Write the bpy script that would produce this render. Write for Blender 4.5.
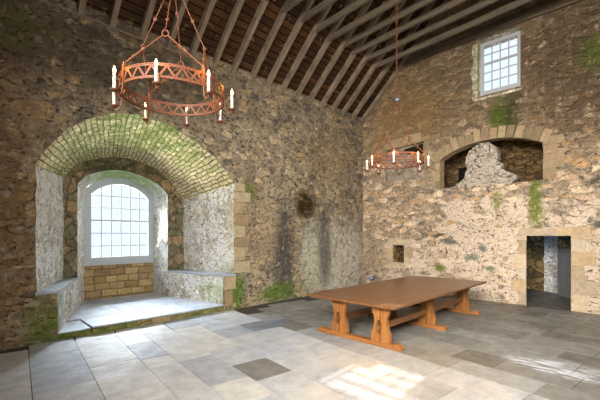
import bpy, bmesh, math, random
from math import sin, cos, pi, radians, sqrt
from mathutils import Vector, Matrix
from mathutils import noise as mnoise
from mathutils.geometry import tessellate_polygon

for o in list(bpy.data.objects):
    bpy.data.objects.remove(o, do_unlink=True)
SC = bpy.context.scene
COL = SC.collection
random.seed(7)

# ------------------------------------------------------------------ camera, world, sun, exposure
YAW = math.atan(350.0 / 355.0)
cam_d = bpy.data.cameras.new('camera')
cam_d.sensor_width = 36.0
cam_d.lens = 355.0 / 600.0 * 36.0
cam_d.shift_y = 35.0 / 600.0
cam_d.clip_start = 0.05
cam_d.clip_end = 300
cam = bpy.data.objects.new('camera', cam_d)
COL.objects.link(cam)
cam.location = (0, 0, 1.95)
cam.rotation_euler = (pi / 2, 0, YAW - pi / 2)
SC.camera = cam

SC.view_settings.view_transform = 'Standard'
SC.view_settings.look = 'None'
SC.view_settings.gamma = 1.0
SC.view_settings.use_curve_mapping = False
SC.view_settings.exposure = 0.0

world = bpy.data.worlds.new('sky')
SC.world = world
world.use_nodes = True
wn = world.node_tree.nodes
wb = wn['Background']
wb.inputs['Color'].default_value = (0.80, 0.91, 1.0, 1)
wb.inputs['Strength'].default_value = 1.15


def area(name, loc, target, sx, sy, power, color, spread=180, portal=False):
    d = bpy.data.lights.new(name, 'AREA')
    d.shape = 'RECTANGLE'
    d.size = sx
    d.size_y = sy
    d.energy = power
    d.color = color
    d.spread = radians(spread)
    if portal:
        d.cycles.is_portal = True
    o = bpy.data.objects.new(name, d)
    COL.objects.link(o)
    o.location = loc
    v = Vector(target) - Vector(loc)
    o.rotation_euler = v.to_track_quat('-Z', 'Y').to_euler()
    return o


sun_d = bpy.data.lights.new('sun', 'SUN')
sun_d.energy = 8.5
sun_d.angle = radians(0.6)
sun_d.color = (1.0, 0.96, 0.9)
sun = bpy.data.objects.new('sun', sun_d)
COL.objects.link(sun)
SUNDIR = Vector((-1.09, -0.078, -1.0))
sun.rotation_euler = SUNDIR.to_track_quat('-Z', 'Y').to_euler()
sun.location = (20, 4, 15)

# sky portals, daylight, and two added fill lamps standing before the unseen walls
area('sky_portal', (3.7, 11.12, 2.4), (3.7, 5, 2.4), 2.0, 2.6, 1, (1, 1, 1), portal=True)
area('sky_portal', (12.1, 3.15, 7.0), (5, 3.15, 7.0), 1.2, 1.8, 1, (1, 1, 1), portal=True)
area('upper_sky_light', (3.9, 13.6, 6.4), (3.6, 9.6, 1.0), 4.5, 3.5, 10000, (0.78, 0.89, 1.0))
area('sunlit_ground_bounce', (3.7, 12.4, -0.6), (3.7, 9.2, 4.6), 4.5, 2.0, 7000, (1.0, 0.98, 0.90))
area('hall_fill_light', (5.4, -1.5, 4.0), (7.5, 7.8, 0.6), 6.5, 2.2, 430, (1.0, 0.96, 0.90), spread=120)
area('hall_fill_light', (-2.9, 1.0, 4.2), (11.4, 3.4, 0.6), 4.6, 3.0, 1350, (1.0, 0.94, 0.86), spread=90)
area('passage_daylight', (13.0, 3.6, 2.0), (14.4, 2.3, 1.2), 0.5, 1.2, 8, (0.35, 0.6, 1.0))

# ------------------------------------------------------------------ room numbers
YA = 7.845      # face of the wall with the deep window embrasure
XB = 11.4       # face of the gable wall
YS = -1.65      # unseen side wall
XR = -3.0       # unseen rear wall
EZ = 6.2
PITCH = 0.95
YR = (YA + YS) / 2


def S(r, g, b):
    f = lambda c: (c / 255 / 12.92) if c / 255 <= 0.04045 else ((c / 255 + 0.055) / 1.055) ** 2.4
    return (f(r), f(g), f(b), 1.0)


# ------------------------------------------------------------------ node helpers
class NT:
    def __init__(s, name):
        s.m = bpy.data.materials.new(name)
        s.m.use_nodes = True
        s.t = s.m.node_tree
        s.b = s.t.nodes['Principled BSDF']
        s.out = s.t.nodes['Material Output']
        s.b.inputs['Specular IOR Level'].default_value = 0.3

    def n(s, typ, **kw):
        x = s.t.nodes.new(typ)
        for k, v in kw.items():
            setattr(x, k, v)
        return x

    def put(s, sock, v):
        if isinstance(v, bpy.types.NodeSocket):
            s.t.links.new(v, sock)
        elif v is not None:
            if sock.type in ('RGBA',) and len(v) == 3:
                v = (*v, 1)
            sock.default_value = v

    def math(s, op, a, b=None, c=None, clamp=False):
        x = s.n('ShaderNodeMath', operation=op, use_clamp=clamp)
        s.put(x.inputs[0], a)
        if b is not None: s.put(x.inputs[1], b)
        if c is not None: s.put(x.inputs[2], c)
        return x.outputs[0]

    def vm(s, op, a, b=None, scale=None):
        x = s.n('ShaderNodeVectorMath', operation=op)
        s.put(x.inputs[0], a)
        if b is not None: s.put(x.inputs[1], b)
        if scale is not None: s.put(x.inputs['Scale'], scale)
        return x.outputs['Value'] if op == 'LENGTH' else x.outputs['Vector']

    def noise(s, vec, scale, detail=3.0, rough=0.55, dist=0.0, color=False):
        x = s.n('ShaderNodeTexNoise')
        s.put(x.inputs['Vector'], vec)
        x.inputs['Scale'].default_value = scale
        x.inputs['Detail'].default_value = detail
        x.inputs['Roughness'].default_value = rough
        x.inputs['Distortion'].default_value = dist
        return x.outputs['Color'] if color else x.outputs['Fac']

    def voro(s, vec, scale, feature='F1', rand=1.0):
        x = s.n('ShaderNodeTexVoronoi', feature=feature)
        s.put(x.inputs['Vector'], vec)
        x.inputs['Scale'].default_value = scale
        x.inputs['Randomness'].default_value = rand
        return x

    def mr(s, v, a, b, c=0.0, d=1.0, smooth=True):
        x = s.n('ShaderNodeMapRange')
        x.interpolation_type = 'SMOOTHSTEP' if smooth else 'LINEAR'
        s.put(x.inputs['Value'], v)
        x.inputs['From Min'].default_value = a
        x.inputs['From Max'].default_value = b
        x.inputs['To Min'].default_value = c
        x.inputs['To Max'].default_value = d
        return x.outputs['Result']

    def mix(s, f, a, b, mode='MIX'):
        x = s.n('ShaderNodeMix', data_type='RGBA', blend_type=mode)
        s.put(x.inputs['Factor'], f)
        s.put(x.inputs['A'], a) if False else s.put(x.inputs[6], a)
        s.put(x.inputs[7], b)
        return x.outputs[2]

    def ramp(s, v, stops, const=False):
        x = s.n('ShaderNodeValToRGB')
        if const: x.color_ramp.interpolation = 'CONSTANT'
        e = x.color_ramp.elements
        while len(e) < len(stops): e.new(0.5)
        for i, (p, c) in enumerate(stops):
            e[i].position = p
            e[i].color = c
        s.put(x.inputs[0], v)
        return x.outputs[0]

    def bump(s, h, strength=0.8, dist=0.03, normal=None):
        x = s.n('ShaderNodeBump')
        x.inputs['Strength'].default_value = strength
        x.inputs['Distance'].default_value = dist
        s.put(x.inputs['Height'], h)
        if normal is not None: s.put(x.inputs['Normal'], normal)
        s.t.links.new(x.outputs[0], s.b.inputs['Normal'])
        return x.outputs[0]

    def coord(s, which='Object'):
        return s.n('ShaderNodeTexCoord').outputs[which]

    def map(s, vec, scale=(1, 1, 1), rot=(0, 0, 0), loc=(0, 0, 0)):
        x = s.n('ShaderNodeMapping')
        s.put(x.inputs['Vector'], vec)
        x.inputs['Scale'].default_value = scale
        x.inputs['Rotation'].default_value = rot
        x.inputs['Location'].default_value = loc
        return x.outputs[0]

    def blob(s, wp, c, r, soft=0.45):
        d = s.vm('SUBTRACT', wp, c)
        d = s.vm('MULTIPLY', d, tuple(1.0 / k for k in r))
        return s.mr(s.vm('LENGTH', d), 1.0 - soft, 1.0 + soft * 0.4, 1.0, 0.0)


def stone(name, palette, mortar, scale=(3.0, 3.0, 5.5), mw=0.06, lime=None, limecol=None, tints=(),
          voids=0.5, contrast=1.0, bump=1.0, rnd=0.9, course=False, limezones=()):
    """rubble masonry; tints = list of (centre, radii, colour, strength, breakup)"""
    s = NT(name)
    p = s.coord()
    warp = s.vm('SCALE', s.vm('SUBTRACT', s.noise(p, 2.3, 3, color=True), (0.5, 0.5, 0.5)), scale=0.30)
    warp2 = s.vm('SCALE', s.vm('SUBTRACT', s.noise(p, 11.0, 2, color=True), (0.5, 0.5, 0.5)), scale=0.055)
    wp = s.vm('ADD', s.vm('ADD', p, warp), warp2)
    q = s.map(wp, scale=scale)
    ve = s.voro(q, 1.0, 'DISTANCE_TO_EDGE', rnd).outputs['Distance']
    vc = s.voro(q, 1.0, 'F1', rnd).outputs['Color']
    sep = s.n('ShaderNodeSeparateColor')
    s.put(sep.inputs[0], vc)
    n = len(palette)
    base = s.ramp(sep.outputs[0], [((i + 0.0) / n, c) for i, c in enumerate(palette)], const=True)
    fine = s.noise(p, 26.0, 5, 0.7)
    mid = s.noise(p, 6.0, 4, 0.65)
    big = s.noise(p, 0.9, 3, 0.6)
    k = s.math('MULTIPLY_ADD', fine, 1.5 * contrast, 1 - 0.75 * contrast)
    k2 = s.math('MULTIPLY_ADD', mid, 1.2 * contrast, 1 - 0.6 * contrast)
    kk = s.math('MULTIPLY', k, k2)
    comb = s.n('ShaderNodeCombineColor')
    for i in range(3): s.put(comb.inputs[i], kk)
    col = s.mix(1.0, base, comb.outputs[0], 'MULTIPLY')
    mm = s.mr(s.math('ADD', ve, s.math('MULTIPLY', s.math('SUBTRACT', mid, 0.5), 0.16)), mw * 0.1, mw * 1.7, 1.0, 0.0)
    mcol = s.mix(s.mr(fine, 0.35, 0.7), mortar, tuple(c * 0.72 for c in mortar[:3]) + (1,))
    col = s.mix(s.math('MULTIPLY', mm, 0.92), col, mcol)
    speck = s.noise(p, 13.0, 4, 0.6, 0.6)
    sc = s.n('ShaderNodeCombineColor')
    for i in range(3): s.put(sc.inputs[i], s.math('MAXIMUM', s.math('MULTIPLY_ADD', speck, 1.5 * contrast, 1.02 - 0.75 * contrast), 0.25))
    col = s.mix(1.0, col, sc.outputs[0], 'MULTIPLY')
    # stone relief
    relief = s.mr(ve, 0.0, mw * 2.6, 0.0, 0.6)
    relief = s.math('ADD', relief, s.math('MULTIPLY', sep.outputs[1], 0.4))
    relief = s.math('ADD', relief, s.math('MULTIPLY', fine, 0.7))
    relief = s.math('ADD', relief, s.math('MULTIPLY', mid, 0.9))
    relief = s.math('ADD', relief, s.math('MULTIPLY', speck, 0.5))
    # limewash / render remains
    if lime is not None:
        ln = s.math('ADD', s.math('MULTIPLY', s.noise(p, 3.4, 5, 0.72), 0.6), s.math('MULTIPLY', big, 0.4))
        for (c, r, a) in limezones:
            ln = s.math('ADD', ln, s.math('MULTIPLY', s.blob(wp, c, r, 0.7), a))
        lm = s.mr(ln, lime, lime + 0.07)
        lm = s.math('MULTIPLY', lm, s.mr(s.noise(p, 17, 3, 0.6), 0.30, 0.48))
        lc = s.mix(s.mr(fine, 0.3, 0.75), limecol, tuple(c * 0.68 for c in limecol[:3]) + (1,))
        lcs = s.mix(1.0, lc, sc.outputs[0], 'MULTIPLY')
        col = s.mix(lm, col, s.mix(0.6, lc, lcs))
        relief = s.math('ADD', s.math('MULTIPLY', relief, s.math('SUBTRACT', 1.0, s.math('MULTIPLY', lm, 0.55))),
                        s.math('MULTIPLY', lm, 0.75))
    # open joints and pits
    vn = s.noise(s.map(wp, scale=(1, 1, 1.8)), 9.0, 3, 0.6)
    vm_ = s.math('MULTIPLY', s.mr(ve, 0.0, mw * 1.1, 1.0, 0.0), s.mr(vn, 0.53, 0.60))
    vd = s.math('MULTIPLY', vm_, voids)
    pit = s.mr(s.noise(p, 13.0, 2, 0.5), 0.645, 0.70)
    vd = s.math('MAXIMUM', vd, s.math('MULTIPLY', pit, voids * 0.85))
    col = s.mix(vd, col, S(38, 33, 28))
    relief = s.math('SUBTRACT', relief, s.math('MULTIPLY', vd, 1.6))
    for (c, r, tc, st, br) in tints:
        b = s.blob(wp, c, r, 0.6)
        if br > 0:
            b = s.math('MULTIPLY', b, s.mr(s.noise(p, 5.0, 4, 0.7), 0.5 - (1 - br) * 0.25 - 0.06, 0.62 - (1 - br) * 0.2))
        b = s.math('MULTIPLY', b, st)
        tcm = s.mix(s.mr(fine, 0.3, 0.72), tc, tuple(x * 0.55 for x in tc[:3]) + (1,))
        col = s.mix(b, col, tcm)
    s.put(s.b.inputs['Base Color'], col)
    s.b.inputs['Roughness'].default_value = 0.93
    s.b.inputs['Specular IOR Level'].default_value = 0.15
    s.bump(relief, 0.85 * min(bump, 1.0), 0.032 * bump)
    return s.m


def simple(name, col, rough=0.6, metal=0.0, var=0.25, nscale=14.0, bump=0.0, spec=0.3, coord='Object'):
    s = NT(name)
    p = s.coord(coord)
    f = s.noise(p, nscale, 4, 0.65)
    c = s.mix(f, tuple(x * (1 - var) for x in col[:3]) + (1,), tuple(min(1, x * (1 + var)) for x in col[:3]) + (1,))
    s.put(s.b.inputs['Base Color'], c)
    s.b.inputs['Roughness'].default_value = rough
    s.b.inputs['Metallic'].default_value = metal
    s.b.inputs['Specular IOR Level'].default_value = spec
    if bump: s.bump(s.noise(p, nscale * 2, 4, 0.6), 0.6, bump)
    return s.m


def island_stone(name, palette, rough=0.9, bump=0.02, moss=None, limew=0.0):
    s = NT(name)
    p = s.coord()
    g = s.n('ShaderNodeNewGeometry')
    n = len(palette)
    base = s.ramp(g.outputs['Random Per Island'], [(i / n, c) for i, c in enumerate(palette)], const=True)
    fine = s.noise(p, 24, 5, 0.7)
    mid = s.noise(p, 5, 4, 0.65)
    kk = s.math('MULTIPLY', s.math('MULTIPLY_ADD', fine, 1.1, 0.45), s.math('MULTIPLY_ADD', mid, 0.9, 0.55))
    comb = s.n('ShaderNodeCombineColor')
    for i in range(3): s.put(comb.inputs[i], kk)
    col = s.mix(1.0, base, comb.outputs[0], 'MULTIPLY')
    if moss:
        col = s.mix(s.mr(s.noise(p, 3.2, 5, 0.7), moss, moss + 0.1), col, S(96, 118, 52))
    s.put(s.b.inputs['Base Color'], col)
    s.b.inputs['Roughness'].default_value = rough
    s.b.inputs['Specular IOR Level'].default_value = 0.2
    s.bump(s.math('ADD', fine, mid), 0.8, bump)
    return s.m


def wood(name, c1, c2, stretch=(0.6, 9, 9), rough=0.55, spec=0.35, scale=2.5, bump=0.004):
    s = NT(name)
    p = s.coord()
    oi = s.n('ShaderNodeObjectInfo').outputs['Random']
    off = s.n('ShaderNodeCombineXYZ')
    s.put(off.inputs[0], s.math('MULTIPLY', oi, 13.7))
    s.put(off.inputs[1], s.math('MULTIPLY', oi, 5.1))
    q = s.map(s.vm('ADD', p, off.outputs[0]), scale=stretch)
    a = s.noise(q, scale, 5, 0.6, 0.6)
    b = s.noise(q, scale * 6, 3, 0.6)
    f = s.math('ADD', s.math('MULTIPLY', a, 0.7), s.math('MULTIPLY', b, 0.3))
    col = s.ramp(f, [(0.30, c1), (0.5, tuple((x + y) / 2 for x, y in zip(c1, c2))), (0.68, c2)])
    s.put(s.b.inputs['Base Color'], col)
    s.b.inputs['Roughness'].default_value = rough
    s.b.inputs['Specular IOR Level'].default_value = spec
    s.bump(f, 0.7, bump)
    return s.m


# ------------------------------------------------------------------ mesh helpers
class MB:
    def __init__(s):
        s.v = []
        s.f = []
        s.uv = {}

    def add(s, vs, fs):
        o = len(s.v)
        s.v += [tuple(v) for v in vs]
        s.f += [tuple(i + o for i in f) for f in fs]
        return s

    def box(s, a, b, M=None):
        x0, y0, z0 = a
        x1, y1, z1 = b
        vs = [Vector(p) for p in ((x0, y0, z0), (x1, y0, z0), (x1, y1, z0), (x0, y1, z0), (x0, y0, z1), (x1, y0, z1), (x1, y1, z1), (x0, y1, z1))]
        if M: vs = [M @ v for v in vs]
        return s.add(vs, [(3, 2, 1, 0), (4, 5, 6, 7), (0, 1, 5, 4), (1, 2, 6, 5), (2, 3, 7, 6), (3, 0, 4, 7)])

    def tube(s, pts, r, n=8, closed=False):
        pts = [Vector(p) for p in pts]
        rr = r if isinstance(r, (list, tuple)) else [r] * len(pts)
        rings = []
        ref = None
        for i, p in enumerate(pts):
            if closed:
                d = (pts[(i + 1) % len(pts)] - pts[i - 1]).normalized()
            else:
                d = (pts[min(i + 1, len(pts) - 1)] - pts[max(i - 1, 0)]).normalized()
            if ref is None:
                ref = Vector((0, 0, 1)) if abs(d.z) < 0.9 else Vector((1, 0, 0))
            x = ref - d * ref.dot(d)
            if x.length < 1e-5: x = d.orthogonal()
            x.normalize()
            y = d.cross(x)
            ref = x
            rings.append([p + (x * cos(2 * pi * k / n) + y * sin(2 * pi * k / n)) * rr[i] for k in range(n)])
        vs = [v for g in rings for v in g]
        fs = []
        m = len(rings)
        for i in range(m if closed else m - 1):
            j = (i + 1) % m
            for k in range(n):
                fs.append((i * n + k, i * n + (k + 1) % n, j * n + (k + 1) % n, j * n + k))
        if not closed:
            fs.append(tuple(range(n))[::-1])
            fs.append(tuple((m - 1) * n + k for k in range(n)))
        return s.add(vs, fs)

    def lathe(s, prof, n=16, M=None):
        vs = []
        for (r, z) in prof:
            for k in range(n):
                v = Vector((r * cos(2 * pi * k / n), r * sin(2 * pi * k / n), z))
                vs.append(M @ v if M else v)
        fs = []
        for i in range(len(prof) - 1):
            for k in range(n):
                fs.append((i * n + k, i * n + (k + 1) % n, (i + 1) * n + (k + 1) % n, (i + 1) * n + k))
        fs.append(tuple(range(n))[::-1])
        fs.append(tuple((len(prof) - 1) * n + k for k in range(n)))
        return s.add(vs, fs)

    def prism(s, poly, f0, f1):
        """poly 2-D points, f0/f1 map a point to the two ends"""
        n = len(poly)
        vs = [f0(p) for p in poly] + [f1(p) for p in poly]
        tr = tessellate_polygon([[Vector((p[0], p[1], 0)) for p in poly]])
        fs = [tuple(t) for t in tr] + [tuple(i + n for i in t[::-1]) for t in tr]
        fs += [(i, (i + 1) % n, n + (i + 1) % n, n + i) for i in range(n)]
        return s.add(vs, fs)

    def loft(s, rows, close=False):
        n = len(rows[0])
        vs = [p for r in rows for p in r]
        fs = []
        for i in range(len(rows) - 1):
            for k in range(n if close else n - 1):
                fs.append((i * n + k, i * n + (k + 1) % n, (i + 1) * n + (k + 1) % n, (i + 1) * n + k))
        return s.add(vs, fs)

    def build(s, name, mat, parent=None, smooth=False, bevel=0.0, fix=True, angle=40):
        me = bpy.data.meshes.new(name)
        me.from_pydata(s.v, [], s.f)
        if fix or bevel:
            bm = bmesh.new()
            bm.from_mesh(me)
            if fix:
                bmesh.ops.recalc_face_normals(bm, faces=bm.faces)
            bm.to_mesh(me)
            bm.free()
        me.materials.append(mat)
        o = bpy.data.objects.new(name, me)
        COL.objects.link(o)
        if parent: o.parent = parent
        if smooth:
            me.polygons.foreach_set('use_smooth', [True] * len(me.polygons))
            if angle < 170:
                me.set_sharp_from_angle(angle=radians(angle))
        if bevel:
            b = o.modifiers.new('bevel', 'BEVEL')
            b.width = bevel
            b.segments = 2
            b.limit_method = 'ANGLE'
        return o


def structure(o):
    o['kind'] = 'structure'
    return o


def tag(o, label, cat, group=None):
    o['label'] = label
    o['category'] = cat
    if group: o['group'] = group
    return o


def empty(name, loc, label, cat, group=None, rz=0.0):
    o = bpy.data.objects.new(name, None)
    COL.objects.link(o)
    o.location = loc
    o.rotation_euler = (0, 0, rz)
    o.empty_display_size = 0.1
    return tag(o, label, cat, group)


def copy_tree(o, parent=None):
    c = o.copy()
    COL.objects.link(c)
    c.parent = parent
    for ch in o.children:
        copy_tree(ch, c)
    return c


def resample(pts, n):
    pts = [Vector((p[0], p[1])) for p in pts]
    L = [0.0]
    for a, b in zip(pts, pts[1:]): L.append(L[-1] + (b - a).length)
    out = []
    for i in range(n):
        t = L[-1] * i / (n - 1)
        k = 0
        while k < len(L) - 2 and L[k + 1] < t: k += 1
        u = (t - L[k]) / max(1e-9, L[k + 1] - L[k])
        out.append(tuple(pts[k].lerp(pts[k + 1], u)))
    return out


def smooth_pts(pts, n):
    """Catmull-Rom through pts, n evenly spaced samples"""
    P = [Vector((p[0], p[1])) for p in pts]
    P = [P[0] * 2 - P[1]] + P + [P[-1] * 2 - P[-2]]
    out = []
    for i in range(1, len(P) - 2):
        for j in range(12):
            t = j / 12
            a, b, c, d = P[i - 1:i + 3]
            out.append(0.5 * ((2 * b) + (c - a) * t + (2 * a - 5 * b + 4 * c - d) * t * t + (3 * b - a - 3 * c + d) * t ** 3))
    out.append(P[-2])
    return resample(out, n)


def wallpoly(outer, holes, to3):
    loops = [outer] + holes
    flat = [p for l in loops for p in l]
    tr = tessellate_polygon([[Vector((p[0], p[1], 0)) for p in l] for l in loops])
    m = MB()
    m.add([to3(p) for p in flat], [tuple(t) for t in tr])
    return m


def rough_line(pts, amp, seed=0, step=0.06):
    """ragged edge along a 2-D polyline, ends kept"""
    out = []
    for a, b in zip(pts, pts[1:]):
        a, b = Vector((a[0], a[1])), Vector((b[0], b[1]))
        L = (b - a).length
        k = max(1, int(L / step))
        for i in range(k):
            p = a.lerp(b, i / k)
            if i or out:
                nx = mnoise.noise(Vector((p.x * 4 + seed, p.y * 4, seed * 1.7)))
                ny = mnoise.noise(Vector((p.x * 4, p.y * 4 + seed, 9 + seed)))
                p = p + Vector((nx, ny)) * amp
            out.append((p.x, p.y))
    out.append((pts[-1][0], pts[-1][1]))
    return out


# ------------------------------------------------------------------ materials
MOSS = S(92, 118, 40)
MOSSB = S(106, 118, 40)
M_wallA = stone('rubble_wall_left',
    [S(146, 132, 106), S(112, 102, 86), S(168, 152, 122), S(130, 120, 100), S(92, 84, 74), S(158, 136, 100), S(120, 112, 96)],
    S(142, 130, 112), scale=(3.7, 3.7, 6.6), mw=0.11, lime=0.52, limecol=S(162, 150, 124), voids=0.8, contrast=1.3,
    limezones=[((9.6, YA, 0.9), (2.0, 2, 1.3), 0.16), ((6.9, YA, 3.0), (1.0, 2, 1.6), 0.06)],
    tints=[((10.0, YA, 1.0), (1.8, 2, 1.7), S(200, 196, 184), 0.9, 0.7),
           ((8.5, YA, 1.3), (0.6, 2, 1.3), S(184, 188, 166), 0.8, 0.5),
           ((7.3, YA, 1.4), (0.5, 2, 1.9), S(78, 74, 74), 0.85, 0.4),
           ((9.15, YA, 1.5), (0.4, 2, 1.5), S(80, 78, 78), 0.8, 0.45),
           ((8.2, YA, 2.9), (0.55, 2, 0.55), S(58, 48, 20), 1.0, 0.15),
           ((9.4, YA, 4.6), (1.6, 2, 1.0), S(150, 126, 88), 0.55, 0.7),
           ((6.3, YA, 2.3), (0.8, 2, 1.6), S(168, 144, 110), 0.55, 0.8),
           ((7.1, YA, 0.25), (0.9, 2, 0.35), MOSS, 0.85, 0.6),
           ((5.55, YA, 0.4), (0.35, 2, 0.6), MOSS, 0.9, 0.3),
           ((1.35, YA, 0.25), (0.35, 2, 0.6), MOSS, 0.8, 0.5),
           ((6.0, YA, 3.1), (0.3, 2, 0.3), MOSS, 0.7, 0.6),
           ((0.3, YA, 3.4), (1.2, 2, 3.4), S(120, 94, 66), 0.7, 0.5),
           ((2.5, YA, 5.6), (3.6, 2, 1.0), S(82, 70, 56), 0.75, 0.4),  # light falloff towards the wall top, put into the stone colour
           ((0.7, YA, 2.5), (0.7, 2, 0.8), S(128, 98, 60), 0.6, 0.8),
           ((0.8, YA, 5.6), (0.8, 2, 0.6), S(92, 96, 50), 0.6, 0.8),
           ((0.7, YA, 1.0), (0.9, 2, 1.2), S(124, 92, 60), 0.55, 0.7)])
M_embr = stone('rubble_embrasure',
    [S(212, 208, 200), S(190, 182, 168), S(222, 220, 214), S(176, 166, 148), S(205, 198, 182)],
    S(196, 190, 178), scale=(6.0, 6.0, 8.0), mw=0.09, lime=0.47, limecol=S(226, 226, 224), voids=0.85, contrast=1.1,
    tints=[((5.5, YA, 0.5), (0.35, 1.0, 0.7), MOSSB, 0.85, 0.4),
           ((5.3, 8.4, 0.5), (0.5, 1.0, 0.45), S(140, 160, 80), 0.7, 0.7),
           ((1.5, 7.9, 0.5), (0.4, 0.6, 0.7), S(120, 150, 130), 0.7, 0.7),
           ((5.5, YA, 2.2), (0.3, 0.4, 1.4), S(190, 180, 120), 0.5, 0.6)])
def ashlar(name, palette, mortar, bw, rh, coord='UV', swap=None, ms=0.02, tints=(), bump=0.03, voids=0.6, warp=0.05):
    s = NT(name)
    p = s.coord()
    uv = s.coord(coord)
    if swap: uv = s.map(uv, rot=swap)
    wp = s.vm('ADD', uv, s.vm('SCALE', s.vm('SUBTRACT', s.noise(p, 3.5, 3, color=True), (0.5, 0.5, 0.5)), scale=warp * 2))
    wp = s.vm('ADD', wp, s.vm('SCALE', s.vm('SUBTRACT', s.noise(p, 14, 2, color=True), (0.5, 0.5, 0.5)), scale=warp * 0.7))
    br = s.n('ShaderNodeTexBrick', offset=0.47, squash=0.75, squash_frequency=3)
    s.put(br.inputs['Vector'], wp)
    br.inputs['Color1'].default_value = (0, 0, 0, 1)
    br.inputs['Color2'].default_value = (1, 1, 1, 1)
    br.inputs['Mortar'].default_value = (0.5, 0.5, 0.5, 1)
    br.inputs['Scale'].default_value = 1.0
    br.inputs['Mortar Size'].default_value = ms
    br.inputs['Mortar Smooth'].default_value = 0.6
    br.inputs['Brick Width'].default_value = bw
    br.inputs['Row Height'].default_value = rh
    n = len(palette)
    col = s.ramp(br.outputs['Color'], [(i / (n - 1), c) for i, c in enumerate(palette)])
    fine = s.noise(p, 30, 5, 0.7)
    mid = s.noise(p, 5, 4, 0.65)
    kk = s.math('MULTIPLY', s.math('MULTIPLY_ADD', fine, 1.5, 0.25), s.math('MULTIPLY_ADD', mid, 1.0, 0.5))
    comb = s.n('ShaderNodeCombineColor')
    for i in range(3): s.put(comb.inputs[i], kk)
    col = s.mix(1.0, col, comb.outputs[0], 'MULTIPLY')
    for (c, r, tc, st, b_) in tints:
        b = s.blob(wp if False else p, c, r, 0.6)
        b = s.math('MULTIPLY', b, s.mr(s.noise(p, 4.0, 5, 0.72), 0.5 - (1 - b_) * 0.3 - 0.05, 0.60 - (1 - b_) * 0.2))
        col = s.mix(s.math('MULTIPLY', b, st), col, s.mix(s.mr(fine, 0.3, 0.7), tc, tuple(x * 0.5 for x in tc[:3]) + (1,)))
    vd = s.math('MULTIPLY', br.outputs['Fac'], s.mr(s.noise(p, 8, 3, 0.6), 0.46, 0.56, 1 - voids, 1.0))
    col = s.mix(br.outputs['Fac'], col, mortar)
    col = s.mix(s.math('MULTIPLY', vd, voids), col, S(44, 42, 30))
    s.put(s.b.inputs['Base Color'], col)
    s.b.inputs['Roughness'].default_value = 0.93
    s.b.inputs['Specular IOR Level'].default_value = 0.15
    h = s.math('SUBTRACT', s.math('ADD', s.math('MULTIPLY', fine, 0.6), s.math('MULTIPLY', mid, 0.6)), br.outputs['Fac'])
    s.bump(h, 0.9, bump)
    return s.m


M_vault = ashlar('mossy_vault', [S(206, 192, 152), S(184, 172, 130), S(220, 208, 170), S(170, 166, 118), S(212, 202, 172), S(190, 174, 128)],
    S(128, 124, 88), 0.34, 0.135, tints=[((3.2, 8.4, 4.5), (1.7, 1.5, 1.0), S(118, 148, 62), 0.8, 0.75),
           ((4.2, 8.4, 4.2), (1.3, 1.2, 0.8), S(124, 146, 66), 0.7, 0.85),
           ((2.0, 9.2, 3.6), (1.0, 1.3, 0.8), S(140, 168, 96), 0.7, 0.85),
           ((2.0, 8.0, 4.2), (0.8, 0.5, 0.8), S(112, 122, 60), 0.6, 0.85)])
M_archface = stone('arch_face_stone',
    [S(136, 122, 96), S(112, 106, 82), S(150, 128, 96)], S(96, 90, 74), scale=(3, 3, 3.6), mw=0.05, voids=0.8,
    tints=[((3.6, 10, 3.8), (2.2, 1, 0.4), S(70, 74, 46), 0.7, 0.5)])
M_innerjamb = stone('inner_reveal_stone',
    [S(226, 224, 216), S(210, 206, 194), S(234, 234, 230)], S(196, 192, 180), scale=(3, 3, 4.2), mw=0.05, lime=0.52,
    limecol=S(236, 238, 236), voids=0.5, contrast=0.8,
    tints=[((3.7, 10.5, 3.6), (1.4, 1, 0.5), S(150, 178, 96), 0.85, 0.35)])
M_apron = ashlar('squared_brown_stone', [S(176, 150, 106), S(150, 126, 88), S(190, 164, 118), S(160, 138, 104)], S(128, 112, 84),
                 0.40, 0.20, coord='Object', swap=(-pi / 2, 0, 0), ms=0.014, voids=0.5)
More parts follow.
